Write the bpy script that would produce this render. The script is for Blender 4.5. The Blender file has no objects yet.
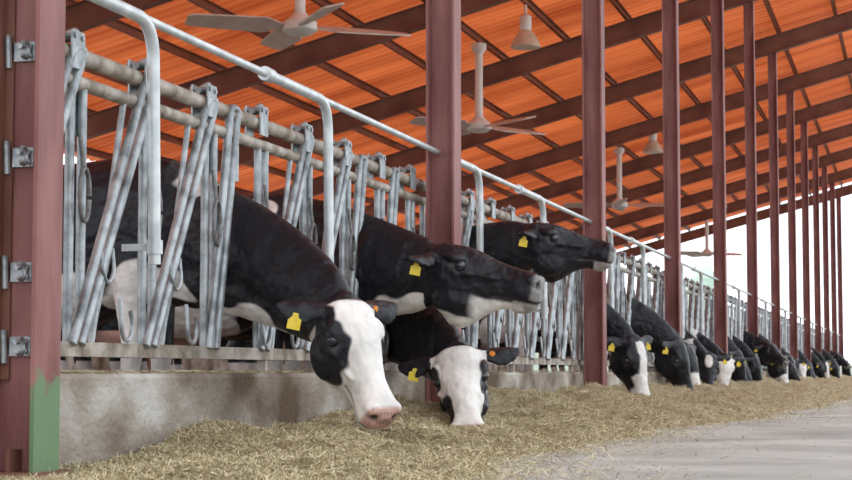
import bpy, math, random
import numpy as np
from mathutils import Vector, Matrix
random.seed(5); rng=np.random.default_rng(7)
scene=bpy.context.scene
col=scene.collection
scene.view_settings.view_transform='Standard'
scene.view_settings.look='None'

# ---------------------------------------------------------------- materials
def new_mat(name):
    m=bpy.data.materials.new(name); m.use_nodes=True
    nt=m.node_tree; b=nt.nodes['Principled BSDF']
    return m,nt,b
def mat(name,c1,c2=None,rough=0.6,metal=0.0,scale=4.0,bump=0.0,bscale=40.0,spec=0.4,c3=None,detail=6,lo=0.35,hi=0.65,stretch=None):
    m,nt,b=new_mat(name)
    b.inputs['Roughness'].default_value=rough; b.inputs['Metallic'].default_value=metal
    b.inputs['Specular IOR Level'].default_value=spec
    tc=nt.nodes.new('ShaderNodeTexCoord')
    src=tc.outputs['Object']
    if stretch:
        mp=nt.nodes.new('ShaderNodeMapping'); mp.inputs['Scale'].default_value=stretch
        nt.links.new(src,mp.inputs['Vector']); src=mp.outputs['Vector']
    n=nt.nodes.new('ShaderNodeTexNoise'); n.inputs['Scale'].default_value=scale; n.inputs['Detail'].default_value=detail
    nt.links.new(src,n.inputs['Vector'])
    r=nt.nodes.new('ShaderNodeValToRGB')
    r.color_ramp.elements[0].position=lo; r.color_ramp.elements[1].position=hi
    r.color_ramp.elements[0].color=(*c1,1); r.color_ramp.elements[1].color=(*(c2 or c1),1)
    if c3:
        e=r.color_ramp.elements.new(min(0.98,hi+0.12)); e.color=(*c3,1)
    nt.links.new(n.outputs['Fac'],r.inputs['Fac']); nt.links.new(r.outputs['Color'],b.inputs['Base Color'])
    if bump>0:
        n2=nt.nodes.new('ShaderNodeTexNoise'); n2.inputs['Scale'].default_value=bscale; n2.inputs['Detail'].default_value=8
        nt.links.new(src,n2.inputs['Vector'])
        bp=nt.nodes.new('ShaderNodeBump'); bp.inputs['Strength'].default_value=bump; bp.inputs['Distance'].default_value=0.02
        nt.links.new(n2.outputs['Fac'],bp.inputs['Height']); nt.links.new(bp.outputs['Normal'],b.inputs['Normal'])
    return m
M_galv=mat('galvanised_steel',(0.16,0.175,0.185),(0.42,0.45,0.47),rough=0.44,metal=0.5,scale=11,bump=0.15,bscale=60,detail=9,lo=.3,hi=.62)
M_galv_dull=mat('weathered_steel',(0.20,0.16,0.12),(0.48,0.44,0.39),rough=0.6,metal=0.2,scale=9,bump=0.3,bscale=50,c3=(0.33,0.22,0.16),detail=9)
M_pipe=mat('pale_pipe',(0.45,0.49,0.51),(0.66,0.69,0.70),rough=0.38,metal=0.35,scale=8,detail=8)
M_dark=mat('dark_steel',(0.10,0.10,0.105),(0.24,0.23,0.22),rough=0.5,metal=0.5,scale=20)
M_maroon=mat('maroon_paint',(0.17,0.055,0.052),(0.31,0.14,0.13),rough=0.6,scale=2.6,bump=0.25,bscale=30,c3=(0.46,0.34,0.31),stretch=(2,2,.45),detail=14,lo=.34,hi=.62)
M_beam=mat('dark_maroon_paint',(0.13,0.05,0.036),(0.22,0.095,0.065),rough=0.65,scale=1.5,detail=8)
M_purlin=mat('brown_orange_paint',(0.17,0.045,0.02),(0.27,0.075,0.03),rough=0.6,scale=1.5)
M_concrete=mat('stained_concrete',(0.10,0.065,0.04),(0.33,0.285,0.24),rough=0.9,scale=1.6,bump=0.7,bscale=28,c3=(0.52,0.50,0.47),detail=14,stretch=(1,1,1.3),lo=.36,hi=.57)
M_floor=mat('alley_concrete',(0.27,0.275,0.255),(0.46,0.465,0.435),rough=0.85,scale=1.3,bump=0.35,bscale=60,detail=14,lo=.3,hi=.62)
M_barnfloor=mat('barn_floor',(0.12,0.095,0.07),(0.22,0.18,0.14),rough=0.9,scale=1.2)
M_yellow=mat('yellow_tag',(0.75,0.55,0.04),(0.85,0.66,0.08),rough=0.45,scale=30)
M_orange=mat('orange_tag',(0.75,0.25,0.04),(0.85,0.32,0.06),rough=0.45,scale=30)
M_white=mat('off_white_paint',(0.62,0.60,0.56),(0.72,0.70,0.66),rough=0.5,scale=6)
M_blade=mat('fan_blade',(0.48,0.38,0.33),(0.60,0.50,0.44),rough=0.5,scale=4)
M_tank=mat('pale_green_paint',(0.38,0.52,0.42),(0.48,0.60,0.50),rough=0.6,scale=2)
M_hedge=mat('hazy_foliage',(0.34,0.40,0.32),(0.52,0.57,0.48),rough=0.9,scale=.5,detail=10,bump=.8,bscale=2)
M_lampglass=mat('dusty_shade',(0.50,0.38,0.28),(0.62,0.50,0.38),rough=0.4,scale=8)
M_eye,_,b=new_mat('eye_dark'); b.inputs['Base Color'].default_value=(0.012,0.014,0.028,1); b.inputs['Roughness'].default_value=0.10; b.inputs['Specular IOR Level'].default_value=.8

def green_column():
    m=M_maroon.copy(); m.name='maroon_paint_green_base'; nt=m.node_tree; b=nt.nodes['Principled BSDF']
    old=b.inputs['Base Color'].links[0].from_socket
    tc=nt.nodes.new('ShaderNodeTexCoord'); sp=nt.nodes.new('ShaderNodeSeparateXYZ'); nt.links.new(tc.outputs['Object'],sp.inputs[0])
    n=nt.nodes.new('ShaderNodeTexNoise'); n.inputs['Scale'].default_value=12; n.inputs['Detail'].default_value=8; nt.links.new(tc.outputs['Object'],n.inputs['Vector'])
    ma=nt.nodes.new('ShaderNodeMath'); ma.operation='MULTIPLY_ADD'; ma.inputs[1].default_value=0.4; nt.links.new(n.outputs['Fac'],ma.inputs[0]); nt.links.new(sp.outputs['Z'],ma.inputs[2])
    lt=nt.nodes.new('ShaderNodeMapRange'); lt.inputs['From Min'].default_value=0.52; lt.inputs['From Max'].default_value=0.57; lt.inputs['To Min'].default_value=.92; lt.inputs['To Max'].default_value=0
    nt.links.new(ma.outputs[0],lt.inputs['Value'])
    gt=nt.nodes.new('ShaderNodeMath'); gt.operation='GREATER_THAN'; gt.inputs[1].default_value=.08; nt.links.new(sp.outputs['X'],gt.inputs[0])
    mu=nt.nodes.new('ShaderNodeMath'); mu.operation='MULTIPLY'; nt.links.new(gt.outputs[0],mu.inputs[0]); nt.links.new(lt.outputs[0],mu.inputs[1])
    mx=nt.nodes.new('ShaderNodeMix'); mx.data_type='RGBA'
    nt.links.new(mu.outputs[0],mx.inputs['Factor']); nt.links.new(old,mx.inputs[6]); mx.inputs[7].default_value=(0.13,0.24,0.12,1)
    nt.links.new(mx.outputs[2],b.inputs['Base Color'])
    return m
M_maroon_green=green_column()

def roof_mat():
    m,nt,b=new_mat('orange_roof_sheet')
    tc=nt.nodes.new('ShaderNodeTexCoord')
    n=nt.nodes.new('ShaderNodeTexNoise'); n.inputs['Scale'].default_value=0.35; n.inputs['Detail'].default_value=8
    mp=nt.nodes.new('ShaderNodeMapping'); mp.inputs['Scale'].default_value=(0.35,3.2,1)
    nt.links.new(tc.outputs['Object'],mp.inputs['Vector']); nt.links.new(mp.outputs['Vector'],n.inputs['Vector'])
    r=nt.nodes.new('ShaderNodeValToRGB'); r.color_ramp.elements[0].position=.30; r.color_ramp.elements[1].position=.70
    r.color_ramp.elements[0].color=(0.40,0.068,0.016,1); r.color_ramp.elements[1].color=(0.78,0.20,0.06,1)
    nt.links.new(n.outputs['Fac'],r.inputs['Fac']); nt.links.new(r.outputs['Color'],b.inputs['Base Color'])
    b.inputs['Roughness'].default_value=0.6
    tr=nt.nodes.new('ShaderNodeBsdfTranslucent'); nt.links.new(r.outputs['Color'],tr.inputs['Color'])
    mx=nt.nodes.new('ShaderNodeMixShader'); mx.inputs[0].default_value=0.28
    out=nt.nodes['Material Output']
    nt.links.new(b.outputs[0],mx.inputs[1]); nt.links.new(tr.outputs[0],mx.inputs[2]); nt.links.new(mx.outputs[0],out.inputs['Surface'])
    return m
M_roof=roof_mat()

def coat_mat():
    m,nt,b=new_mat('cow_coat')
    a=nt.nodes.new('ShaderNodeAttribute'); a.attribute_name='coat'
    tc=nt.nodes.new('ShaderNodeTexCoord')
    nd=nt.nodes.new('ShaderNodeTexNoise'); nd.inputs['Scale'].default_value=6; nd.inputs['Detail'].default_value=8; nt.links.new(tc.outputs['Object'],nd.inputs['Vector'])
    mr=nt.nodes.new('ShaderNodeMapRange'); mr.inputs['From Min'].default_value=.35; mr.inputs['From Max'].default_value=.7; mr.inputs['To Min'].default_value=.78; mr.inputs['To Max'].default_value=1.05
    nt.links.new(nd.outputs['Fac'],mr.inputs['Value'])
    vm=nt.nodes.new('ShaderNodeVectorMath'); vm.operation='SCALE'; nt.links.new(a.outputs['Color'],vm.inputs[0]); nt.links.new(mr.outputs[0],vm.inputs['Scale'])
    nt.links.new(vm.outputs[0],b.inputs['Base Color'])
    b.inputs['Roughness'].default_value=0.44; b.inputs['Specular IOR Level'].default_value=0.30
    n=nt.nodes.new('ShaderNodeTexNoise'); n.inputs['Scale'].default_value=150; n.inputs['Detail'].default_value=5
    nt.links.new(tc.outputs['Object'],n.inputs['Vector'])
    bp=nt.nodes.new('ShaderNodeBump'); bp.inputs['Strength'].default_value=0.25; bp.inputs['Distance'].default_value=0.004
    n3=nt.nodes.new('ShaderNodeTexNoise'); n3.inputs['Scale'].default_value=8; n3.inputs['Detail'].default_value=2; nt.links.new(tc.outputs['Object'],n3.inputs['Vector'])
    bp2=nt.nodes.new('ShaderNodeBump'); bp2.inputs['Strength'].default_value=0.7; bp2.inputs['Distance'].default_value=0.06
    nt.links.new(n3.outputs['Fac'],bp2.inputs['Height']); nt.links.new(bp2.outputs['Normal'],bp.inputs['Normal'])
    nt.links.new(n.outputs['Fac'],bp.inputs['Height']); nt.links.new(bp.outputs['Normal'],b.inputs['Normal'])
    return m
M_coat=coat_mat()

def straw_mat():
    m,nt,b=new_mat('straw_feed')
    g=nt.nodes.new('ShaderNodeNewGeometry')
    r=nt.nodes.new('ShaderNodeValToRGB')
    cr=r.color_ramp; cr.elements[0].color=(0.22,0.18,0.09,1); cr.elements[1].color=(0.80,0.74,0.52,1)
    e=cr.elements.new(0.3); e.color=(0.42,0.36,0.21,1); e=cr.elements.new(0.7); e.color=(0.60,0.53,0.34,1)
    nt.links.new(g.outputs['Random Per Island'],r.inputs['Fac']); nt.links.new(r.outputs['Color'],b.inputs['Base Color'])
    b.inputs['Roughness'].default_value=0.7
    return m
M_straw=straw_mat()
M_feedbed=mat('chopped_feed_bed',(0.25,0.20,0.11),(0.58,0.50,0.32),rough=0.9,scale=70,bump=0.9,bscale=140,detail=10,lo=.3,hi=.7)

# ---------------------------------------------------------------- mesh helpers
class MB:
    def __init__(s): s.v=[]; s.f=[]
    def box(s,a,b):
        i=len(s.v); x0,y0,z0=a; x1,y1,z1=b
        s.v+=[(x0,y0,z0),(x1,y0,z0),(x1,y1,z0),(x0,y1,z0),(x0,y0,z1),(x1,y0,z1),(x1,y1,z1),(x0,y1,z1)]
        s.f+=[(i,i+3,i+2,i+1),(i+4,i+5,i+6,i+7),(i,i+1,i+5,i+4),(i+1,i+2,i+6,i+5),(i+2,i+3,i+7,i+6),(i+3,i,i+4,i+7)]
    def rings(s,rs):
        n=len(rs[0]); i=len(s.v)
        for r in rs: s.v+=[tuple(p) for p in r]
        for k in range(len(rs)-1):
            for j in range(n):
                a=i+k*n+j; b=i+k*n+(j+1)%n
                s.f.append((a,b,b+n,a+n))
        s.f.append(tuple(i+j for j in reversed(range(n)))); s.f.append(tuple(i+(len(rs)-1)*n+j for j in range(n)))
    def tube(s,pts,r,n=10):
        pts=[Vector(p) for p in pts]; m=len(pts)
        rr=r if isinstance(r,(list,tuple)) else [r]*m
        up=None; rs=[]
        for k in range(m):
            t=(pts[min(k+1,m-1)]-pts[max(k-1,0)]).normalized()
            if up is None:
                up=Vector((0,0,1)) if abs(t.z)<0.9 else Vector((1,0,0))
            up=(up-t*up.dot(t)).normalized(); side=t.cross(up)
            rs.append([pts[k]+(side*math.cos(a)+up*math.sin(a))*rr[k] for a in [2*math.pi*j/n for j in range(n)]])
        s.rings(rs)
    def extr(s,prof,p0,p1,A,B):
        p0=Vector(p0);p1=Vector(p1);A=Vector(A);B=Vector(B)
        s.rings([[p0+A*a+B*b for a,b in prof],[p1+A*a+B*b for a,b in prof]])
    def lathe(s,c,prof,n=24):
        c=Vector(c); s.rings([[c+Vector((r*math.cos(2*math.pi*j/n),r*math.sin(2*math.pi*j/n),z)) for j in range(n)] for r,z in prof])
    def mesh(s,name,mats,smooth=True):
        me=bpy.data.meshes.new(name); me.from_pydata(s.v,[],s.f); me.update()
        for m in (mats if isinstance(mats,(list,tuple)) else [mats]): me.materials.append(m)
        if smooth:
            me.shade_smooth() if hasattr(me,'shade_smooth') else None
            try: me.set_sharp_from_angle(angle=math.radians(40))
            except Exception: pass
        return me
def obj(name,me,loc=(0,0,0),parent=None,rot=None):
    o=bpy.data.objects.new(name,me); col.objects.link(o); o.location=loc
    if rot: o.rotation_euler=rot
    if parent: o.parent=parent
    return o
def tag(o,label,cat,group=None,kind=None):
    o['label']=label; o['category']=cat
    if group: o['group']=group
    if kind: o['kind']=kind
    return o
def struct(o): o['kind']='structure'; return o
def empty(name,loc=(0,0,0)):
    o=bpy.data.objects.new(name,None); col.objects.link(o); o.location=loc; o.empty_display_size=.2; return o
def Hprof(w,d,tw,tf):
    a=w/2;b=d/2;c=tw/2
    return [(-a,-b),(a,-b),(a,-b+tf),(c,-b+tf),(c,b-tf),(a,b-tf),(a,b),(-a,b),(-a,b-tf),(-c,b-tf),(-c,-b+tf),(-a,-b+tf)]

# ---------------------------------------------------------------- constants
Y0=5.94; BAY=6.03; NB=12; YEND=Y0+NB*BAY+.6
CX=0.06
def roofz(x): return 9.19-.27*(3.2-x)
XR=3.0; XL=-13.3

# ---------------------------------------------------------------- setting
b_=MB(); b_.v=[(-120,-30,0),(120,-30,0),(120,260,0),(-120,260,0)]; b_.f=[(0,1,2,3)]
g=struct(obj('floor',b_.mesh('floor',M_floor,False)))
b_=MB(); b_.box((XL,3,0.0),(-.24,YEND,.02)); struct(obj('floor_barn',b_.mesh('floor_barn',M_barnfloor,False)))
b_=MB(); b_.box((XL-.25,3,0.0),(XL-.05,YEND,1.3)); struct(obj('wall_back',b_.mesh('wall_back',M_concrete,False)))
vs=[];fs=[]
ys=[]
y=1.0;k=0
while y<YEND:
    ys+= [(y,0),(y+.16,0),(y+.20,.045),(y+.28,.045)]; y+=.32
for (yy,dz) in ys:
    vs+=[(XR,yy,roofz(XR)+dz),(XL,yy,roofz(XL)+dz)]
for i in range(len(ys)-1): fs.append((2*i,2*i+1,2*i+3,2*i+2))
b_=MB(); b_.v=vs;b_.f=fs
struct(obj('ceiling',b_.mesh('ceiling',M_roof,False)))

# purlins
PH=.15
x=-5+1.3*6; i=0
while x>XL:
    b_=MB(); z=roofz(x)-PH/2-.012
    b_.extr([(-.03,-PH/2),(.04,-PH/2),(.04,-PH/2+.02),(-.01,-PH/2+.02),(-.01,PH/2-.02),(.04,PH/2-.02),(.04,PH/2),(-.03,PH/2)],(0,0,0),(0,YEND-1.2,0),(1,0,0),(0,0,1))
    o=obj('roof_purlin',b_.mesh('roof_purlin',M_purlin,False),(x,1.1,z))
    tag(o,'long brown-orange steel purlin under the orange roof','roof beam','roof purlins')
    x-=1.3
# rafters + columns
RD=.40
rprof=Hprof(.18,RD,.014,.02)
nrm=Vector((-.27,0,1)).normalized()
b_=MB(); off=-(RD/2+PH+.02)
b_.extr(rprof,Vector((XR,0,roofz(XR)))+nrm*off,Vector((XL,0,roofz(XL)))+nrm*off,(0,1,0),nrm)
me_raf=b_.mesh('rafter',M_beam,False)
ctop=roofz(CX)-PH-RD-.035
def column_mesh(m,name,h,w=.20,d=.20):
    b=MB(); b.extr(Hprof(w,d,.012,.016),(0,0,0),(0,0,h),(0,1,0),(1,0,0)); 
    return b.mesh(name,m,False)
me_col=column_mesh(M_maroon,'steel_column',ctop); me_col0=column_mesh(M_maroon_green,'steel_column_green',ctop)
ezz=roofz(-12.9)-PH-RD-.04
me_ecol=column_mesh(M_beam,'eave_column',ezz,.16,.16)
b_=MB(); b_.box((-.12,-.14,0),(.12,.14,.02)); b_.box((-.008,-.1,.02),(.008,-.012,.10)); b_.box((-.008,.012,.02),(.008,.1,.10))
me_base=b_.mesh('base_plate',M_beam,False)
me_br=MB(); me_br.box((-.07,-.012,-.035),(.05,0,.035)); me_br.tube([(-.05,-.02,-.06),(-.05,-.03,.06)],.012,8); me_br.tube([(.03,-.02+.03*math.cos(a)-.03,.03*math.sin(a)) for a in np.linspace(-2.4,2.4,10)],.009,8)
me_br.tube([(.0,-.012,.018),(.0,-.035,.018)],.011,6); me_br.tube([(.035,-.012,.018),(.035,-.028,.018)],.009,6); me_br.tube([(.035,-.012,-.018),(.035,-.028,-.018)],.009,6)
me_br=me_br.mesh('hinge_bracket',M_galv)
b_=MB(); b_.box((-.082,-.02,.35),(-.045,-.008,1.95)); b_.box((-.082,-.06,.35),(-.076,-.02,1.95)); me_chan=b_.mesh('edge_channel',M_beam,False)
for n in range(NB+1):
    y=Y0+BAY*n
    o=obj('roof_rafter',me_raf,(0,y,0)); tag(o,'sloping maroon I-beam rafter carrying the orange roof','roof beam','roof rafters')
    o=obj('steel_column',me_col0 if n==0 else me_col,(CX,y,0))
    tag(o,'maroon steel column with worn green paint at its base' if n==0 else 'tall maroon steel H-column standing at the feed barrier','column','steel columns')
    obj('base_plate',me_base,(0,0,0),o)
    if n==0:
        for zz in (1.55,1.16,.74,.47):
            h=obj('hinge_bracket',me_br,(-.01,-.008,zz),o); h['label']='galvanised hinge bracket bolted to the web'
        obj('edge_channel',me_chan,(0,0,0),o)
    if n>0:
        o=obj('eave_column',me_ecol,(-12.9,y,.02)); tag(o,'slender maroon steel column at the low eave','column','eave columns')

# curb
b_=MB()
b_.rings([[( -.24,y,0),(-.045,y,0),(-.045,y,.35),(-.06,y,.37),(-.22,y,.37),(-.24,y,.35)] for y in (3,YEND)])
struct(obj('trim_1',b_.mesh('feed_curb',M_concrete,False)))

# ---------------------------------------------------------------- headlock panels
PX=-.13; NU=8; U=(BAY-.24)/NU
ZT=1.68; ZT2=1.57; ZB=.47
cow_units={(0,3),(0,6),(0,7),(1,2)}
def fillet(pts,r,n=6):
    pts=[Vector(p) for p in pts]; out=[pts[0]]
    for i in range(1,len(pts)-1):
        a=(pts[i-1]-pts[i]).normalized(); c=(pts[i+1]-pts[i]).normalized()
        p0=pts[i]+a*r;p1=pts[i]+c*r
        for k in range(n+1):
            t=k/n; out.append(p0*(1-t)**2+pts[i]*2*t*(1-t)+p1*t*t)
    out.append(pts[-1]); return out
def arm_geom(b,yb,yt,low=False,x=.03):
    n=6 if low else 10
    hw=.050
    b.tube(fillet([(x,yb-hw*.6,ZB+.02),(x,yt-hw,ZT+.02),(x,yt+hw,ZT+.02),(x,yb+hw,ZB+.02)],.03,3),.021,n)
def strut_geom(b,yb,yt):
    b.tube(fillet([(-.02,yb,ZB+.03),(-.02,yb+(yt-yb)*.35,ZB+.50),(-.02,yt,ZT-.02)],.15,5),.022,10)
    b.box((-.03,yt-.07,ZT2-.22),(-.02,yt+.05,ZT2-.03))
def post_geom(b,low=False): b.tube([(0,0,ZB),(0,0,ZT2)],.020,6 if low else 12)
def latch_geom(b):
    b.box((-.040,-.055,ZT-.07),(-.032,.055,ZT+.085)); b.box((.040,-.055,ZT-.07),(.048,.055,ZT+.085))
    b.tube([(-.055,-.03,ZT+.065),(.055,-.03,ZT+.065)],.013,8); b.tube([(-.055,.035,ZT+.06),(.055,.035,ZT+.06)],.012,8)
    b.tube([(0,-.07,ZT+.05),(0,.06,ZT+.10),(0,.12,ZT+.08),(0,.15,ZT+.01)],.015,8)
def ring_geom(b,low=False):
    pts=[(.050,-.06+.055*math.cos(a),ZB+.11+.07*math.sin(a)) for a in np.linspace(math.pi*1.0,math.pi*2.3,14)]
    pts=[(.035,-.10,ZB+.22)]+pts
    b.tube(pts,.010,8)
def chain_geom(b):
    b.tube([(.05,.02+.045*math.cos(a),1.10+.11*math.sin(a)) for a in np.linspace(0,math.pi*1.95,16)],.010,8)
    b.tube([(.045,.02,1.21),(.03,.01,1.36)],.010,8)
def guide_geom(b):
    b.tube(fillet([(.035,-.06,.90),(.05,-.08,.80),(.05,-.02,.74),(.05,.04,.80),(.035,.05,.90)],.035,5),.008,8)
def M(fn,name,m,*a):
    b=MB(); fn(b,*a); return b.mesh(name,m)
me_post=M(post_geom,'post',M_galv); me_arm_o=M(arm_geom,'locking_arm_open',M_galv,-.46,.26); me_arm_c=M(arm_geom,'locking_arm_closed',M_galv,-.44,-.17)
me_strut=M(strut_geom,'arm_strut',M_galv,-.24,.34); me_strut_c=M(strut_geom,'arm_strut_closed',M_galv,-.32,-.02)
def mid_geom(b): b.tube([(.0,-.36,ZB),(.0,-.06,ZT2)],.015,8)
me_mid=M(mid_geom,'slanted_bar',M_galv)
me_latch=M(latch_geom,'latch',M_galv); me_hook=M(ring_geom,'stop_hook',M_galv); me_chain=M(chain_geom,'release_ring',M_dark); me_guide=M(guide_geom,'guide_hook',M_galv)
def railmesh(name,r,z,L,m,flat=False):
    b=MB()
    if flat: b.extr([(-.025,-.03),(.025,-.03),(.025,.03),(-.025,.03)],(0,0,z),(0,L,z),(1,0,0),(0,0,1))
    else: b.tube([(0,0,z),(0,L,z)],r,14)
    return b.mesh(name,m)
me_r1=railmesh('top_rail',.036,ZT,BAY,M_galv_dull); me_r2=railmesh('lock_rail',.030,ZT2,BAY,M_galv_dull); me_r3=railmesh('bottom_rail',.03,ZB,BAY,M_galv_dull,True)
b=MB(); b.box((-.02,-.02,.37),(.02,.02,ZB)); me_foot=b.mesh('foot',M_galv_dull,False)
b=MB()
def addq(q,dy):
    i=len(b.v); b.v+=[(v[0],v[1]+dy,v[2]) for v in q.v]; b.f+=[tuple(a+i for a in f) for f in q.f]
for k in range(NU):
    yc=.12+U*(k+.5)
    for off in (.27,.36,-.19):
        q=MB(); post_geom(q,True); addq(q,yc+off)
    q=MB(); arm_geom(q,-.28,.2 if k%3 else -.1,True); addq(q,yc)
    b.box((-.035,yc+.2,ZT-.04),(.035,yc+.28,ZT+.1))
b.tube([(0,0,ZT),(0,BAY,ZT)],.03,8); b.tube([(0,0,ZT2),(0,BAY,ZT2)],.024,8); b.box((-.025,0,ZB-.03),(.025,BAY,ZB+.03))
for yy in (.3,3,5.7): b.box((-.02,yy-.02,.37),(.02,yy+.02,ZB))
me_far=b.mesh('headlock_panel_far',M_galv)
for n in range(NB):
    y=Y0+BAY*n
    if n>=4:
        o=obj('headlock_panel',me_far,(PX,y,0)); tag(o,'galvanised headlock feed barrier panel on the concrete curb','feed barrier','headlock panels'); continue
    o=empty('headlock_panel',(PX,y,0)); tag(o,'galvanised headlock feed barrier panel on the concrete curb','feed barrier','headlock panels')
    obj('top_rail',me_r1,(0,0,0),o); obj('lock_rail',me_r2,(.0,0,0),o); obj('bottom_rail',me_r3,(0,0,0),o)
    for yy in (.3,3,5.7): obj('foot',me_foot,(0,yy,0),o)
    obj('post',me_post,(0,.14,0),o)
    for k in range(NU):
        yc=.12+U*(k+.5)
        for off in (.25,.36): obj('post',me_post,(0,yc+off,0),o)
        closed=(n,k) in cow_units or (n>=2 and (k%3==0))
        obj('locking_arm',me_arm_c if closed else me_arm_o,(.0,yc,0),o)
        obj('arm_strut',me_strut_c if closed else me_strut,(0,yc,0),o)
        if not closed and n<2: obj('slanted_bar',me_mid,(0,yc+.10,0),o)
        obj('latch',me_latch,(0,yc+.22,0),o)
        if n<3:
            obj('stop_hook',me_hook,(0,yc+.05 if not closed else yc+.33,0),o)
            obj('release_ring',me_chain,(0,yc+.27,0),o)
            if not closed: obj('guide_hook',me_guide,(0,yc-.18,0),o)

# overhead neck pipes with bent ends
ZP=1.89
def hookmesh():
    b=MB(); b.tube(fillet([(0,-1.0,ZP),(0,0,ZP),(0,.04,.84)],.17,8),.028,12)
    b.tube([(0,-1.02,ZP),(0,-.93,ZP)],.037,12); b.box((-.15,.028,.90),(.0,.052,.93)); b.tube([(0,.04,.885),(0,.04,.945)],.036,12); return b.mesh('bent_pipe',M_pipe)
me_hk=hookmesh(); me_op=railmesh('straight_pipe',.020,ZP+.0,BAY-.03,M_pipe)
for n in range(-1,NB):
    y=Y0+BAY*n
    o=empty('neck_pipe',(CX-.035,y,0)); tag(o,'pale galvanised overhead pipe with hooked ends above barrier','pipe','overhead pipes')
    obj('straight_pipe',me_op,(0,.015,0),o)
    for off in ((1.2,3.6) if n>=0 else (3.6,5.72)):
        obj('bent_pipe',me_hk,(0.0,off,0),o)

# ---------------------------------------------------------------- feed
def edgef(y):
    return np.interp(y,[4,6,9,11,14,20,30,90],[1.62,1.62,1.50,1.55,1.85,2.15,2.3,2.4])+.07*np.sin(y*1.3+1)+.05*np.sin(y*3.1)
def feedh(x,y):
    x=np.asarray(x,float); y=np.asarray(y,float)
    edge=edgef(y)
    t=np.clip(x/edge,0,1.2)
    prof=np.interp(t,[0,.08,.20,.34,.5,.7,.88,1.0,1.2],[.165,.165,.125,.09,.08,.058,.025,0.0,-.02])
    prof=prof*(1-.45*np.clip((13-y)/4,0,1)*np.clip(1-t/.3,0,1))
    near=np.clip((y-6.6)/1.6,0,1); near=near*near*(3-2*near)
    w=near+(1-near)*np.clip((x-.35)/.5,0,1)*.6
    amp=w*(1+.32*np.sin(y*1.9+.6)+.24*np.sin(y*4.3+x*2))
    bump=.036*np.sin(x*6+1.3*np.sin(y*2.2))*np.sin(y*4.7+x*2.5)+.018*np.sin(x*17+y*5)*np.sin(y*13-x*7)+.010*np.sin(x*41+2*np.sin(y*17))*np.sin(y*37+x*11)
    fade=np.clip((1.0-t)*6,0,1)
    h=prof*amp+bump*fade*np.clip(w,0,1)
    h=h-.05*np.exp(-(((x-.95)/.22)**2+((y-7.85)/.35)**2))
    hol=np.exp(-(((x-.72)/.30)**2+((y-9.95)/.55)**2)); h=h*(1-.62*hol)
    dc=np.abs((y-Y0+BAY/2)%BAY-BAY/2)
    h=np.where((dc<np.where(y>20,.27,.24))&(x<.25),-.03,h)
    return h
xs=np.concatenate([np.linspace(-.04,2.7,92)])
ysf=np.concatenate([np.arange(3.5,20,.03),np.arange(20,YEND,.1)])
XX,YY=np.meshgrid(xs,ysf); ZZ=feedh(XX,YY)+rng.normal(0,.003,XX.shape)*(YY<20)
ZZ=np.maximum(ZZ,-.03)
nv=XX.size; nx=len(xs); ny=len(ysf)
V1=np.stack([XX.ravel(),YY.ravel(),ZZ.ravel()],1)
idx=np.arange(nv).reshape(ny,nx)
F1=np.stack([idx[:-1,:-1],idx[:-1,1:],idx[1:,1:],idx[1:,:-1]],-1).reshape(-1,4)
NS=400000
u=rng.random(NS); ya=4.8; yb=34
sy=1/(1/ya-u*(1/ya-1/yb)); ed=edgef(sy)
sx=-.02+rng.random(NS)*(ed+.02); stray=rng.random(NS)<.03; sx=np.where(stray,ed+rng.exponential(.20,NS),sx)
keep=~((np.abs((sy-Y0+BAY/2)%BAY-BAY/2)<.24)&(sx<.25)); sy=sy[keep]; sx=sx[keep]; NS=len(sx)
sz=np.maximum(feedh(sx,sy),0)+rng.random(NS)*.014+.001
NC=14000; cy=1/(1/6.1-rng.random(NC)*(1/6.1-1/30)); cx_=-.22+rng.random(NC)*.165; cm=rng.random(NC)<(.35+.65*(np.sin(cy*5)+np.sin(cy*13+1)>0.2)); cy=cy[cm]; cx_=cx_[cm]; NC=len(cy)
sx=np.concatenate([sx,cx_]); sy=np.concatenate([sy,cy]); sz=np.concatenate([sz,.373+rng.random(NC)*.012]); NS=len(sx)
ang=rng.random(NS)*2*np.pi; el=rng.normal(0,.42,NS); el[-NC:]*=.15; L=.006+rng.random(NS)**3.5*.065; wd=(.0004+rng.random(NS)*.0006)*(1+sy/12)
d=np.stack([np.cos(ang)*np.cos(el),np.sin(ang)*np.cos(el),np.abs(np.sin(el))],1)
side=np.stack([-np.sin(ang),np.cos(ang),rng.normal(0,.5,NS)],1)
c=np.stack([sx,sy,sz],1)
A=c-d*L[:,None]/2; A[:,2]=np.maximum(A[:,2],.002);B=c+d*L[:,None]/2
S=side*wd[:,None]
V2=np.stack([A-S,A+S,B+S,B-S],1).reshape(-1,3)
F2=np.arange(NS*4).reshape(-1,4)+nv
V=np.concatenate([V1,V2]); F=np.concatenate([F1,F2])
me=bpy.data.meshes.new('feed_pile'); me.vertices.add(len(V)); me.vertices.foreach_set('co',V.ravel().astype(np.float32))
me.loops.add(F.size); me.loops.foreach_set('vertex_index',F.ravel().astype(np.int32))
me.polygons.add(len(F)); me.polygons.foreach_set('loop_start',np.arange(0,F.size,4,dtype=np.int32)); 
mi=np.zeros(len(F),np.int32); mi[len(F1):]=1
me.materials.append(M_feedbed); me.materials.append(M_straw)
me.polygons.foreach_set('material_index',mi); me.update(calc_edges=True); me.validate()
o=obj('feed_pile',me); tag(o,'chopped straw-coloured hay feed heaped along the curb','feed',kind='stuff')

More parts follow.
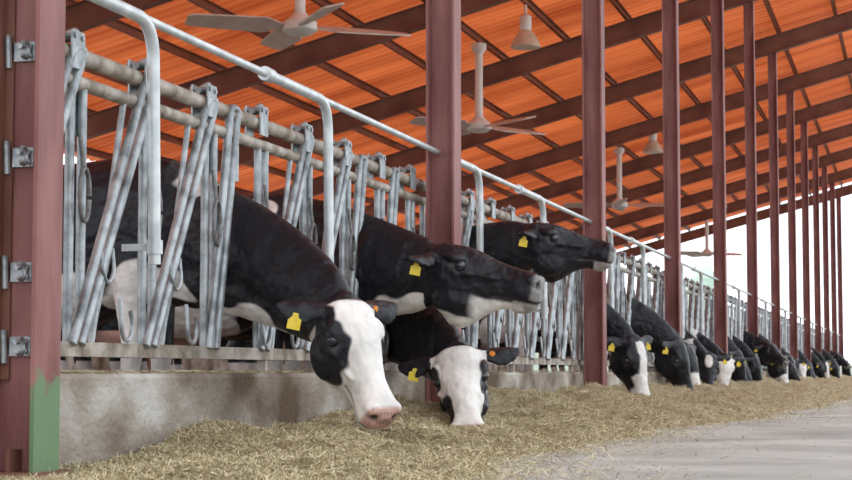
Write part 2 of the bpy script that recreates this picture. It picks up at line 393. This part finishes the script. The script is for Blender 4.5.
# ---------------------------------------------------------------- cows
def sring(c,A,B,hw,hh,n=22,e=.85,egg=0,cup=0):
    out=[]
    for j in range(n):
        a=2*math.pi*j/n; ca=math.cos(a);sa=math.sin(a)
        out.append(c+A*(math.copysign(abs(ca)**e,ca)*hw*(1+egg*sa))+B*(math.copysign(abs(sa)**e,sa)*hh+cup*hw*ca*ca))
    return out
BLACK=np.array([.009,.010,.015]); WHITE=np.array([.80,.78,.75]); PINK=np.array([.58,.35,.30]); GREY=np.array([.24,.23,.225]); HOOF=np.array([.10,.08,.06])
def build_cow(y0,poll,fwd,up,hs,patches,style,voxel,roll=0,skew=0,tagside=1,tags=True,neck='down',drop=0.0,p1=None,p2=None,droop=.20,nk=1.0,jaw=1.0):
    b=MB(); X=Vector((1,0,0));Yv=Vector((0,1,0));Z=Vector((0,0,1))
    O=Vector(poll)-Vector((0,y0,0)); f=Vector(fwd).normalized(); w=Vector(up); w=(w-f*w.dot(f)).normalized()
    if roll: w=Matrix.Rotation(math.radians(roll),3,f)@w
    v=f.cross(w)
    def sk(x): return skew*(-x)
    body=[(-2.32,1.14,.10,.13),(-2.25,1.13,.20,.22),(-2.08,1.11,.27,.29),(-1.86,1.06,.27,.335),(-1.55,.98,.32,.41),(-1.25,.97,.34,.425),(-1.02,.99,.31,.415),(-.84,1.03,.265,.39),(-.66,1.08,.225,.355),(-.52,1.08,.19,.32),(-.42,1.07,.13,.22)]
    b.rings([sring(Vector((x,sk(x),z)),Yv,Z,hw,hh) for x,z,hw,hh in body])
    def ell(c,A,B,C,ra,rb,rc,n=14):
        rs=[]
        for k in range(n+1):
            t=-1+2*k/n; t=max(-.985,min(.985,t)); q=math.sqrt(1-t*t)
            rs.append([c+C*(t*rc)+A*(ra*q*math.cos(2*math.pi*j/16))+B*(rb*q*math.sin(2*math.pi*j/16)) for j in range(16)])
        b.rings(rs)
    for sgn in (1,-1):
        ell(Vector((-.68,sk(-.7)+sgn*.16,1.0)),X,Yv,Z,.17,.12,.34)
        ell(Vector((-.48,sk(-.5)+sgn*.13,.88)),X,Yv,Z,.11,.09,.14)
        ell(Vector((-2.0,sk(-2)+sgn*.15,1.02)),X,Yv,Z,.22,.15,.30)
        ell(Vector((-1.78,sk(-2)+sgn*.22,1.27)),X,Yv,Z,.09,.07,.09)
        s=sgn
        b.tube([(-.70,sk(-.7)+s*.17,.98),(-.70,sk(-.7)+s*.18,.74),(-.68,sk(-.7)+s*.18,.50),(-.685,sk(-.7)+s*.18,.44),(-.70,sk(-.7)+s*.18,.26),(-.70,sk(-.7)+s*.18,.13),(-.68,sk(-.7)+s*.18,.075),(-.66,sk(-.7)+s*.18,.02)],[.12,.085,.060,.058,.040,.046,.055,.066],14)
        b.tube([(-2.0,sk(-2)+s*.17,1.0),(-1.95,sk(-2)+s*.19,.82),(-2.05,sk(-2)+s*.19,.66),(-2.17,sk(-2)+s*.18,.53),(-2.16,sk(-2)+s*.18,.42),(-2.11,sk(-2)+s*.18,.26),(-2.09,sk(-2)+s*.18,.13),(-2.06,sk(-2)+s*.18,.075),(-2.04,sk(-2)+s*.18,.02)],[.18,.145,.09,.065,.052,.044,.046,.056,.066],14)
    ell(Vector((-1.80,sk(-1.8),.62)),X,Yv,Z,.2,.15,.15)
    b.tube([(-2.28,sk(-2.3),1.34),(-2.38,sk(-2.3),1.2),(-2.40,sk(-2.3),.85),(-2.39,sk(-2.3),.5)],[.035,.03,.028,.045],10)
    b.v=[(p[0],p[1]*1.05,p[2]*1.06) for p in b.v]
    # neck
    P0=Vector((-.74,sk(-.7),1.10-drop)); E=O-w*.11*hs+f*.04*hs
    if neck=='up':
        P1=P0+Vector((.42,0,.06)); P2=E-f*.26-Vector((0,0,.04))
    else:
        P1=P0+Vector((.40,0,.02-drop)); P2=E+Vector((-.20,0,.22-drop*.5))
    if p1: P1=P0+Vector(p1)
    if p2: P2=E+Vector(p2)
    rs=[];N=34
    for k in range(N+1):
        t=k/N; p=P0*(1-t)**3+P1*3*t*(1-t)**2+P2*3*t*t*(1-t)+E*t**3
        d_=((P1-P0)*(1-t)**2+(P2-P1)*2*t*(1-t)+(E-P2)*t*t).normalized()
        lat0=Yv; lat1=-v if (-v).dot(Yv)>0 else v
        lat=(lat0*(1-t)+lat1*t); lat=(lat-d_*lat.dot(d_)).normalized(); B=d_.cross(lat)
        if B.z<0 : B=-B
        fold=1+.055*math.sin(k*1.75+.6*math.sin(k))*min(1,4*t*(1-t)+.2)
        hw=np.interp(t,[0,.3,.6,.85,1],[.215,.165,.132,.115,.10])*nk*fold; hh=np.interp(t,[0,.3,.6,.85,1],[.36,.315,.255,.20,.14])*nk
        rg=sring(p-B*(.03*math.sin(math.pi*t)),lat,B,hw,hh,n=28,e=.95,egg=-.18)
        out=[]
        for j,q in enumerate(rg):
            a=2*math.pi*j/28
            g_=math.exp(-((math.sin(a)+.45)/.22)**2)*abs(math.cos(a))*.030*math.sin(math.pi*min(1,t*1.1))
            dl=max(0,-math.sin(a)-.8)*.16*(1-t)*(1+.25*math.sin(k*2.1))
            out.append(q-lat*(g_*math.copysign(1,math.cos(a)))-B*dl)
        rs.append(out)
    b.rings(rs)
    # head
    def H(u_,v_,w_): return O+f*(u_*hs)+v*(v_*hs)+w*(w_*hs)
    sec=[(-.05,-.075,.060,.06),(-.02,-.07,.100,.095),(.03,-.077,.121,.126),(.08,-.100,.126,.152),(.14,-.122,.122,.176),(.20,-.128,.113,.176),(.26,-.118,.097,.150),(.32,-.102,.079,.117),(.38,-.092,.071,.097),(.43,-.090,.076,.090),(.48,-.091,.087,.090),(.52,-.093,.088,.083),(.545,-.094,.074,.068),(.562,-.093,.045,.04)]
    # jaw>1 deepens the lower profile while keeping the nose line
    b.rings([sring(H(u_,0,w_-hh*(jaw-1)),v,w,hw*hs,hh*jaw*hs,e=.84,egg=.12 if u_<.35 else 0) for u_,w_,hw,hh in sec])
    for s in (1,-1):
        ell(H(.125,s*.104,-.012),f,w,v,.062*hs,.024*hs,.040*hs)
        ell(H(.200,s*.100,-.074),f,w,v,.045*hs,.018*hs,.030*hs)
        ell(H(.15,s*.080,-.19*jaw),f,w,v,.11*hs,.085*hs,.044*hs)
        ell(H(.26,s*.068,-.07),f,w,v,.10*hs,.020*hs,.038*hs)
        ell(H(.515,s*.050,-.045),f,w,v,.042*hs,.033*hs,.040*hs)
        e=(v*(s*.93)-w*droop-f*.18).normalized(); wid=(f-e*f.dot(e)).normalized(); th=e.cross(wid)
        if th.dot(w)<0: th=-th
        base=H(.005,s*.090,-.030); rr=[]
        for t,hw,tk in ((0,.032,.026),(.18,.046,.019),(.40,.066,.014),(.62,.070,.0125),(.82,.053,.012),(.94,.028,.012),(1,.012,.011)):
            cc=base+e*(t*.23*hs)+wid*(.012*math.sin(t*3.1)); rr.append(sring(cc,wid,th,hw*hs,tk*hs,20,1.0,cup=-.42*min(1,t*2)))
        b.rings(rr)
    ell(H(.47,0,-.165*jaw),f,v,w,.06*hs,.055*hs,.03*hs)
    ell(H(-.01,0,.0),f,v,w,.05*hs,.06*hs,.035*hs)
    me=bpy.data.meshes.new('cow_raw'); me.from_pydata(b.v,[],b.f); me.update()
    o=bpy.data.objects.new('cow_raw',me); col.objects.link(o)
    md=o.modifiers.new('r','REMESH'); md.mode='VOXEL'; md.voxel_size=voxel; md.use_smooth_shade=True
    ms=o.modifiers.new('s','SMOOTH'); ms.factor=.5; ms.iterations=3 if voxel<.015 else 2
    bpy.context.view_layer.update()
    dg=bpy.context.evaluated_depsgraph_get(); ev=o.evaluated_get(dg)
    me2=bpy.data.meshes.new_from_object(ev,depsgraph=dg); me2.name='cow_body'
    bpy.data.objects.remove(o,do_unlink=True)
    n=len(me2.vertices); co=np.empty(n*3,np.float32); me2.vertices.foreach_get('co',co); co=co.reshape(-1,3).astype(float)
    rel=(co-np.array(O))/hs; U_=rel@np.array(f); V_=rel@np.array(v); W_=rel@np.array(w)
    inhead=(U_>-.08)&(np.abs(V_)<.37)&(W_<.13)&(W_>-.31*jaw)&(U_<.65)
    aV=np.abs(V_)
    core=inhead&(aV<.16)
    mouth=core&(U_>.33); mw=-.138*jaw+.03*(U_-.4)+.02*np.sin((U_-.33)*18)*.3
    gm=np.exp(-((W_-mw)/.009)**2)*mouth
    nos=np.zeros(n)
    for s in (1,-1):
        nos=np.maximum(nos,np.exp(-(((U_-.550)/.022)**2+((V_-s*.054)/.019)**2+((W_+.058)/.019)**2))*inhead)
    eyh=np.exp(-(((U_-.163)/.034)**2+((W_+.043)/.022)**2))*inhead*(aV>.08)*(aV<.17)
    nr=np.empty(n*3,np.float32); me2.vertices.foreach_get('normal',nr); nr=nr.reshape(-1,3)
    co2=co-nr*(gm*.009+nos*.022+eyh*.012)[:,None]
    me2.vertices.foreach_set('co',co2.astype(np.float32).ravel())
    wob=.5*np.sin(co[:,0]*23+3*np.sin(co[:,2]*17))+.5*np.sin(co[:,2]*29+2*np.sin(co[:,0]*13+co[:,1]*9))
    white=np.zeros(n)
    def sm(d,edge=.06): return np.clip(.5-d/edge,0,1)
    for (c,r) in patches:
        dd=np.sqrt((((co-np.array(c))/np.array(r))**2).sum(1))-1+.22*wob
        white=np.maximum(white,sm(dd,.08))
    wo=.010*wob
    earm=inhead&(aV>.142)&(U_<.10)&(W_>-.17)
    if style=='white_eye_patch':
        hwv=sm(.0-U_+wo+aV*.1,.015)
        ns=V_*tagside>0
        rv=np.where(ns,.122,.050)
        ru=np.where(ns,.17,.10)
        eye=np.sqrt(((U_-.18)/ru)**2+((aV-.17)/rv)**2+((W_+.12)/.20)**2)-1
        eye=np.minimum(eye,np.where(ns,np.sqrt(((U_-.05)/.08)**2+((aV-.15)/.055)**2)-1,1.0))
        hwv*=1-sm(eye+wo*16,.08)
    elif style=='white_face':
        hwv=sm(-.01-U_+wo,.015)
        e1=np.sqrt(((U_-.15)/.085)**2+((aV-.15)/.060)**2+((W_+.06)/.10)**2)-1
        e2=np.sqrt(((U_-.38)/.12)**2+((V_-.10*tagside)/.062)**2+((W_+.07)/.10)**2)-1
        e3=np.sqrt(((U_-.22)/.06)**2+((V_+.10*tagside)/.045)**2+((W_+.10)/.10)**2)-1
        e4=np.sqrt(((U_-.20)/.16)**2+((W_+.26)/.13)**2)-1
        for ee in (e1,e2,e3,e4): hwv*=(1-sm(ee+wo*14,.12))
    elif style=='blaze':
        hwv=sm(aV-.045+wo-.05*(U_>.3),.012)*sm(-W_-.055,.02)*(U_>.02)
        hwv=np.maximum(hwv,sm(.40-U_+wo,.02))
    elif style=='star':
        hwv=sm(np.sqrt(((U_-.12)/.10)**2+(V_/.05)**2)-1+wo*8,.15)*sm(-W_-.06,.02)
    elif style=='black_white_chin':
        hwv=sm(W_+.255*jaw+wo,.012)*(U_>.02)*(U_<.30)
        hwv=np.maximum(hwv,sm(W_+.155*jaw+wo,.012)*sm(.25-U_,.04)*(U_<.50))
    elif style=='white_muzzle':
        hwv=sm(.30-U_+wo*2,.02)
    else: hwv=np.zeros(n)
    hz=inhead&(U_>0)
    white=np.where(hz&~earm,hwv,np.where(earm,0,white))
    C=BLACK[None]*(1-white[:,None])+WHITE[None]*white[:,None]
    nose=core*np.clip((U_-.518)/.018,0,1)*(W_>-.14)
    nc=PINK if style in('white_eye_patch','white_face','white_muzzle','blaze') else GREY
    spk=((np.sin(co[:,0]*270+2*np.sin(co[:,2]*150))*np.sin(co[:,2]*240+co[:,1]*210))>.5)*.55
    ncc=nc[None]*(1-spk[:,None])
    C=C*(1-nose[:,None])+ncc*nose[:,None]
    lip=core*(U_>.44)*(W_<-.14*jaw)*.7
    if nc is GREY: C=C*(1-lip[:,None])+np.array([.45,.42,.40])*lip[:,None]
    dk=np.clip(gm*.8+nos*1.4,0,1)[:,None]; C=C*(1-dk)+np.array([.03,.02,.02])*dk
    rim=np.clip(np.exp(-(((U_-.163)/.048)**2+((W_+.043)/.036)**2)**2)*inhead*(aV>.09)*(aV<.17),0,1)[:,None]*.9
    C=C*(1-rim)+np.array([.095,.09,.095])*rim
    lower=(co[:,2]<.45)&(co[:,0]<-.5); C=np.where(lower[:,None],WHITE[None]*.8,C)
    C=np.where(((co[:,2]<.075)&(co[:,0]<-.5))[:,None],HOOF[None],C)
    ud=np.sqrt((((co-np.array([-1.80,sk(-1.8),.58]))/np.array([.22,.17,.14]))**2).sum(1))<1; C=np.where(ud[:,None],PINK[None]*1.1,C)
    ca=me2.color_attributes.new(name='coat',type='FLOAT_COLOR',domain='POINT')
    ca.data.foreach_set('color',np.concatenate([C,np.ones((n,1))],1).astype(np.float32).ravel())
    me2.materials.clear(); me2.materials.append(M_coat); me2.shade_smooth(); me2.update()
    eb=MB(); 
    eb.lathe((0,0,0),[(.028*hs*math.sin(math.pi*k/10)+1e-5,-.028*hs*math.cos(math.pi*k/10)) for k in range(11)],16); mee=eb.mesh('eye',M_eye)
    parts=[]
    for s in (1,-1):
        parts.append(('eye',mee,Matrix.Translation(H(.163,s*.112,-.043))))
    if tags:
        tb=MB(); tb.rings([[(-.012,t,-.0),(.012,t,-.0),(.016,t,-.020),(.031,t,-.028),(.031,t,-.078),(-.031,t,-.078),(-.031,t,-.028),(-.016,t,-.020)] for t in (-.002,.002)])
        tb.tube([(0,-.008,-.008),(0,.008,-.008)],.009,10)
        met=tb.mesh('ear_tag',M_yellow,False)
        ob=MB(); ob.tube([(0,-.006,0),(0,.006,0)],.017,14); ob.tube([(0,-.012,0),(0,.012,0)],.007,8); meo=ob.mesh('button_tag',M_orange,False)
        for s in (1,-1):
            e=(v*(s*.93)-w*droop-f*.18).normalized()
            p=H(.005,s*.090,-.030)+e*(.125*hs)
            if tags=='both' or s==tagside:
                m=Matrix.Rotation(math.radians(12 if s>0 else -10),4,'Y')@Matrix.Rotation(math.radians(15),4,'Z')
                parts.append(('ear_tag',met,Matrix.Translation(p+Vector((0,-.045,-.03)))@m))
            else:
                parts.append(('button_tag',meo,Matrix.Translation(p-e*.03*hs+Vector((0,-.045,-.01)))))
    return me2,parts
def place_cow(res,loc,label,rz=0,sc=1,group='dairy cows at the feed barrier'):
    me2,parts=res
    o=obj('cow',me2,loc,rot=(0,0,rz)); o.scale=(sc,sc,sc); tag(o,label,'cow',group)
    for nm,m_,mx in parts:
        p=obj(nm,m_,(0,0,0),o); p.matrix_local=mx
    return o
VX=.0080
r=build_cow(8.63,(.60,8.12,.70),(.29,-.225,-.52),(.741,-.62,.35),1.10,
  [((-.62,-.25,.70),(.26,.3,.24)),((-1.15,-.3,.66),(.30,.4,.22)),((-.05,-.1,.60),(.30,.25,.14)),((-1.9,-.3,1.2),(.2,.3,.15)),((-.35,-.1,1.36),(.12,.3,.10)),((-1.3,-.3,1.15),(.10,.3,.22))],'white_eye_patch',VX,tagside=1,p1=(.44,-.02,.04),p2=(-.16,.16,.24),droop=.15,skew=.10)
place_cow(r,(0,8.63,0),'black and white cow lowering white-faced head to the feed')
r=build_cow(10.80,(.426,10.44,1.10),(.649,-.03,-.145),(.36,-.04,.93),1.22,
  [((.0,-.1,.66),(.5,.35,.14)),((.34,-.3,.74),(.34,.3,.11)),((-.75,-.2,1.2),(.12,.3,.3)),((-1.3,-.3,.7),(.4,.4,.25))],'black_white_chin',VX,tagside=1,neck='up',droop=.1,nk=1.14,skew=.0,jaw=1.12)
place_cow(r,(0,10.80,0),'black cow stretching its raised head out sideways')
r=build_cow(11.52,(.53,10.50,.50),(.17,-.46,-.43),(.168,-.70,.72),1.20,
  [((-.9,-.3,.8),(.3,.4,.3)),((-1.6,-.2,1.2),(.3,.4,.3))],'white_face',VX,tagside=1,roll=6,drop=.1,droop=.22,p1=(.45,-.05,-.06),p2=(-.10,.28,.16),skew=.08)
place_cow(r,(0,11.52,0),'white-faced cow with yellow ear tag eating with head down')
r=build_cow(13.92,(.38,13.30,1.455),(.93,.22,-.15),(.3,.06,.95),1.18,
  [((-.8,-.3,1.1),(.2,.3,.3)),((-1.5,-.3,.8),(.3,.3,.3))],'black',VX,tagside=1,neck='up',droop=.1,nk=1.14,jaw=1.06)
place_cow(r,(0,13.92,0),'black cow holding its head high above the barrier')
variants=[]
for (st,pa,pl,fw,upv,dr,nk,pp1,pp2) in (
   ('blaze',[((-.8,-.2,.8),(.3,.4,.3)),((-.1,0,.8),(.2,.2,.3))],(.46,.0,.68),(.22,-.14,-.95),(.75,-.6,.2),.05,'down',(.42,0,.02),(-.16,0,.30)),
   ('black',[((-1.2,-.2,1.1),(.4,.4,.3))],(.44,.05,.70),(.30,.10,-.92),(.9,-.2,.3),.03,'down',(.44,0,.0),(-.16,0,.28)),
   ('white_muzzle',[((-.5,-.2,.8),(.3,.4,.2)),((-1.5,-.2,1.2),(.3,.4,.2))],(.50,-.05,.66),(.35,-.15,-.88),(.85,-.4,.3),.05,'down',(.42,0,-.02),(-.18,0,.26)),
   ('white_face',[((-.9,-.2,1.2),(.2,.4,.2)),((.15,0,.8),(.14,.3,.3))],(.48,.0,.62),(.15,-.45,-.80),(.5,-.8,.3),.08,'down',(.40,0,-.04),(-.18,0,.26)),
   ('star',[((.1,0,.8),(.15,.3,.15)),((-1.0,-.2,1.0),(.3,.4,.4))],(.42,-.1,.66),(.00,-.50,-.78),(.1,-.9,.4),.05,'down',(.42,0,-.02),(-.18,0,.26)),
   ('black',[((-.8,-.2,1.0),(.3,.4,.3))],(.45,-.08,.98),(.75,-.35,-.55),(.4,-.3,.9),.05,'up',None,None),
   ('black',[((-.9,-.2,.9),(.3,.4,.5))],(.36,-.10,.58),(.45,-.30,-.80),(.8,-.5,.4),.16,'down',(.40,0,-.10),(-.20,.05,.18)),
   ('white_eye_patch',[((-.6,-.2,1.0),(.3,.4,.3)),((.0,0,.9),(.12,.3,.4))],(.55,-.04,.60),(.05,-.30,-.90),(.6,-.8,.2),.10,'down',(.40,0,-.02),(-.22,0,.20))):
    variants.append((st,build_cow(0,pl,fw,upv,1.18,pa,st,.02,tags='both' if st!='black' else True,drop=dr,neck=nk,p1=pp1,p2=pp2)))
lab=['black cow with white blaze eating through the barrier','black cow eating with its head through the barrier','black cow with white muzzle eating at the barrier','white-faced cow eating at the barrier','black cow with white star lowering its head to feed','black cow looking out over the feed','black cow bending low to feed at the curb','white-faced cow with black eye patches eating at the barrier']
far=[(2,0,0),(2,4,1),(2,7,2),(3,2,4),(3,4,7),(3,5,6),(4,0,1),(4,3,6),(4,4,1),(4,7,5),(5,1,2),(5,2,1),(5,6,0),(6,0,6),(6,2,1),(6,5,4),(7,0,3),(7,2,1),(7,4,6),(7,7,6),(8,2,1),(8,4,0),(9,0,7),(9,3,1),(9,6,1),(10,2,5),(10,5,0),(11,2,1),(11,6,3)]
for nb,k,vi in far:
    y=Y0+BAY*nb+.12+U*(k+.5)+.04
    place_cow(variants[vi][1],(random.uniform(-.24,.0),y,0),lab[vi],rz=random.uniform(-.24,.16),sc=random.uniform(.90,1.06))
me_std=build_cow(0,(.30,0,1.40),(.80,.1,-.60),(.5,0,.8),1.08,[((-.9,0,1.0),(.25,.5,.5)),((-1.9,0,.9),(.3,.5,.25))],'blaze',.022,neck='up')
for x,y,rz in ((-3.4,16.0,2.8),(-5.0,10.3,.3),(-6.5,18.5,2.2),(-3.4,20.6,.1),(-8.5,14.2,1.4)):
    place_cow(me_std,(x,y,.02),'black and white cow standing loose inside the barn',rz=rz,group='cows standing in the barn')

# ---------------------------------------------------------------- fans & lamps
b=MB(); b.lathe((0,0,0),[(.02,-.13),(.15,-.11),(.24,-.05),(.24,.06),(.15,.13),(.10,.18),(.09,.2)],24); me_hub=b.mesh('motor_hub',M_white)
zr=roofz(-5.0)-.17; zf=5.15
b=MB(); b.tube([(0,0,.2),(0,0,zr-zf)],.075,14); b.lathe((0,0,zr-zf-.12),[(.08,-.1),(.15,0),(.15,.1)],16); me_rod=b.mesh('down_rod',M_white)
b=MB()
rs=[]
for r_,w_,tw in ((.16,.05,.38),(.30,.08,.38),(.5,.19,.37),(1.2,.18,.32),(1.55,.16,.28),(1.6,.12,.26)):
    rs.append([Vector((r_,a*math.cos(tw)-c*math.sin(tw),a*math.sin(tw)+c*math.cos(tw))) for a,c in ((-w_,-.012),(w_,-.012),(w_,.012),(-w_,.012))])
b.rings(rs); me_blade=b.mesh('fan_blade',M_blade,False)
for i,(y,a0) in enumerate(((23.4,.62),(34.0,.9),(51.2,.2),(73.5,.6))):
    o=empty('ceiling_fan',(-5.0,y,zf)); tag(o,'large ceiling fan hanging from the roof on a white rod','ceiling fan','barn ceiling fans')
    obj('motor_hub',me_hub,(0,0,0),o); obj('down_rod',me_rod,(0,0,0),o)
    for k in range(4):
        obj('blade',me_blade,(0,0,0),o,rot=(0,0,a0+k*math.pi/2))
zr=roofz(-3.7)-.17; zl=6.35
b=MB(); b.lathe((0,0,0),[(.27,0),(.28,.02),(.25,.12),(.17,.25),(.11,.32),(.10,.33),(.22,.12),(.25,.03)],28); me_sh=b.mesh('lamp_shade',M_lampglass)
b=MB(); b.lathe((0,0,.32),[(.10,0),(.11,.06),(.11,.26),(.05,.32)],20); b.tube([(0,0,.62),(0,0,zr-zl)],.025,8); me_cap=b.mesh('lamp_housing',M_white)
b=MB(); b.lathe((0,0,.06),[(.01,0),(.06,.03),(.07,.1),(.03,.2),(.03,.28)],16); me_bu=b.mesh('bulb',M_white)
for y in (32.3,48.9,66.0):
    o=empty('pendant_lamp',(-3.7,y,zl)); tag(o,'dome-shaped industrial lamp hanging under the orange roof','lamp','barn lamps')
    obj('lamp_shade',me_sh,(0,0,0),o); obj('lamp_housing',me_cap,(0,0,0),o); obj('bulb',me_bu,(0,0,0),o)
b=MB(); b.lathe((0,0,0),[(.9,0),(.9,5.5),(.85,5.6),(.3,6.3),(.2,6.35)],32)
for zz in (1.4,2.8,4.2): b.lathe((0,0,zz),[(.93,0),(.93,.08)],32)
o=obj('storage_silo',b.mesh('storage_silo',M_tank),(-8.3,100.5,0)); tag(o,'pale green feed silo standing outside the barn','silo')
# distant hedge line
b=MB(); hx=np.linspace(-75,20,190)
for k in range(len(hx)):
    h=3.2+1.2*math.sin(hx[k]*.35)+.8*math.sin(hx[k]*1.1+1)+.5*math.sin(hx[k]*2.7)
    b.v+=[(hx[k],165,0),(hx[k],165.3+.4*math.sin(k),h*.6),(hx[k],166.2,h),(hx[k],168,0)]
for k in range(len(hx)-1):
    for j in range(3): b.f.append((4*k+j,4*k+j+1,4*k+j+5,4*k+j+4))
o=obj('hedge_row',b.mesh('hedge_row',M_hedge)); tag(o,'hazy grey-green hedge line far beyond the barn','hedge',kind='stuff')

# ---------------------------------------------------------------- light
w=bpy.data.worlds.new('World'); scene.world=w; w.use_nodes=True
bg=w.node_tree.nodes['Background']; bg.inputs['Color'].default_value=(.90,.955,1.0,1); bg.inputs['Strength'].default_value=2.0
s=bpy.data.lights.new('sun','SUN'); s.energy=2.4; s.angle=math.radians(4); s.color=(1,.95,.88)
so=bpy.data.objects.new('sun',s); col.objects.link(so)
so.rotation_euler=Vector((-.75,-.1,1.0)).to_track_quat('Z','Y').to_euler()

# ---------------------------------------------------------------- camera
cd=bpy.data.cameras.new('camera'); cd.lens=76.06; cd.sensor_width=36; cd.clip_end=600
cam=bpy.data.objects.new('camera',cd); col.objects.link(cam); cam.location=(3.2,0,.38)
cam.rotation_euler=(math.radians(90+4.17),0,math.radians(15.26))
cd.dof.use_dof=True; cd.dof.focus_distance=9.5; cd.dof.aperture_fstop=9
scene.camera=cam
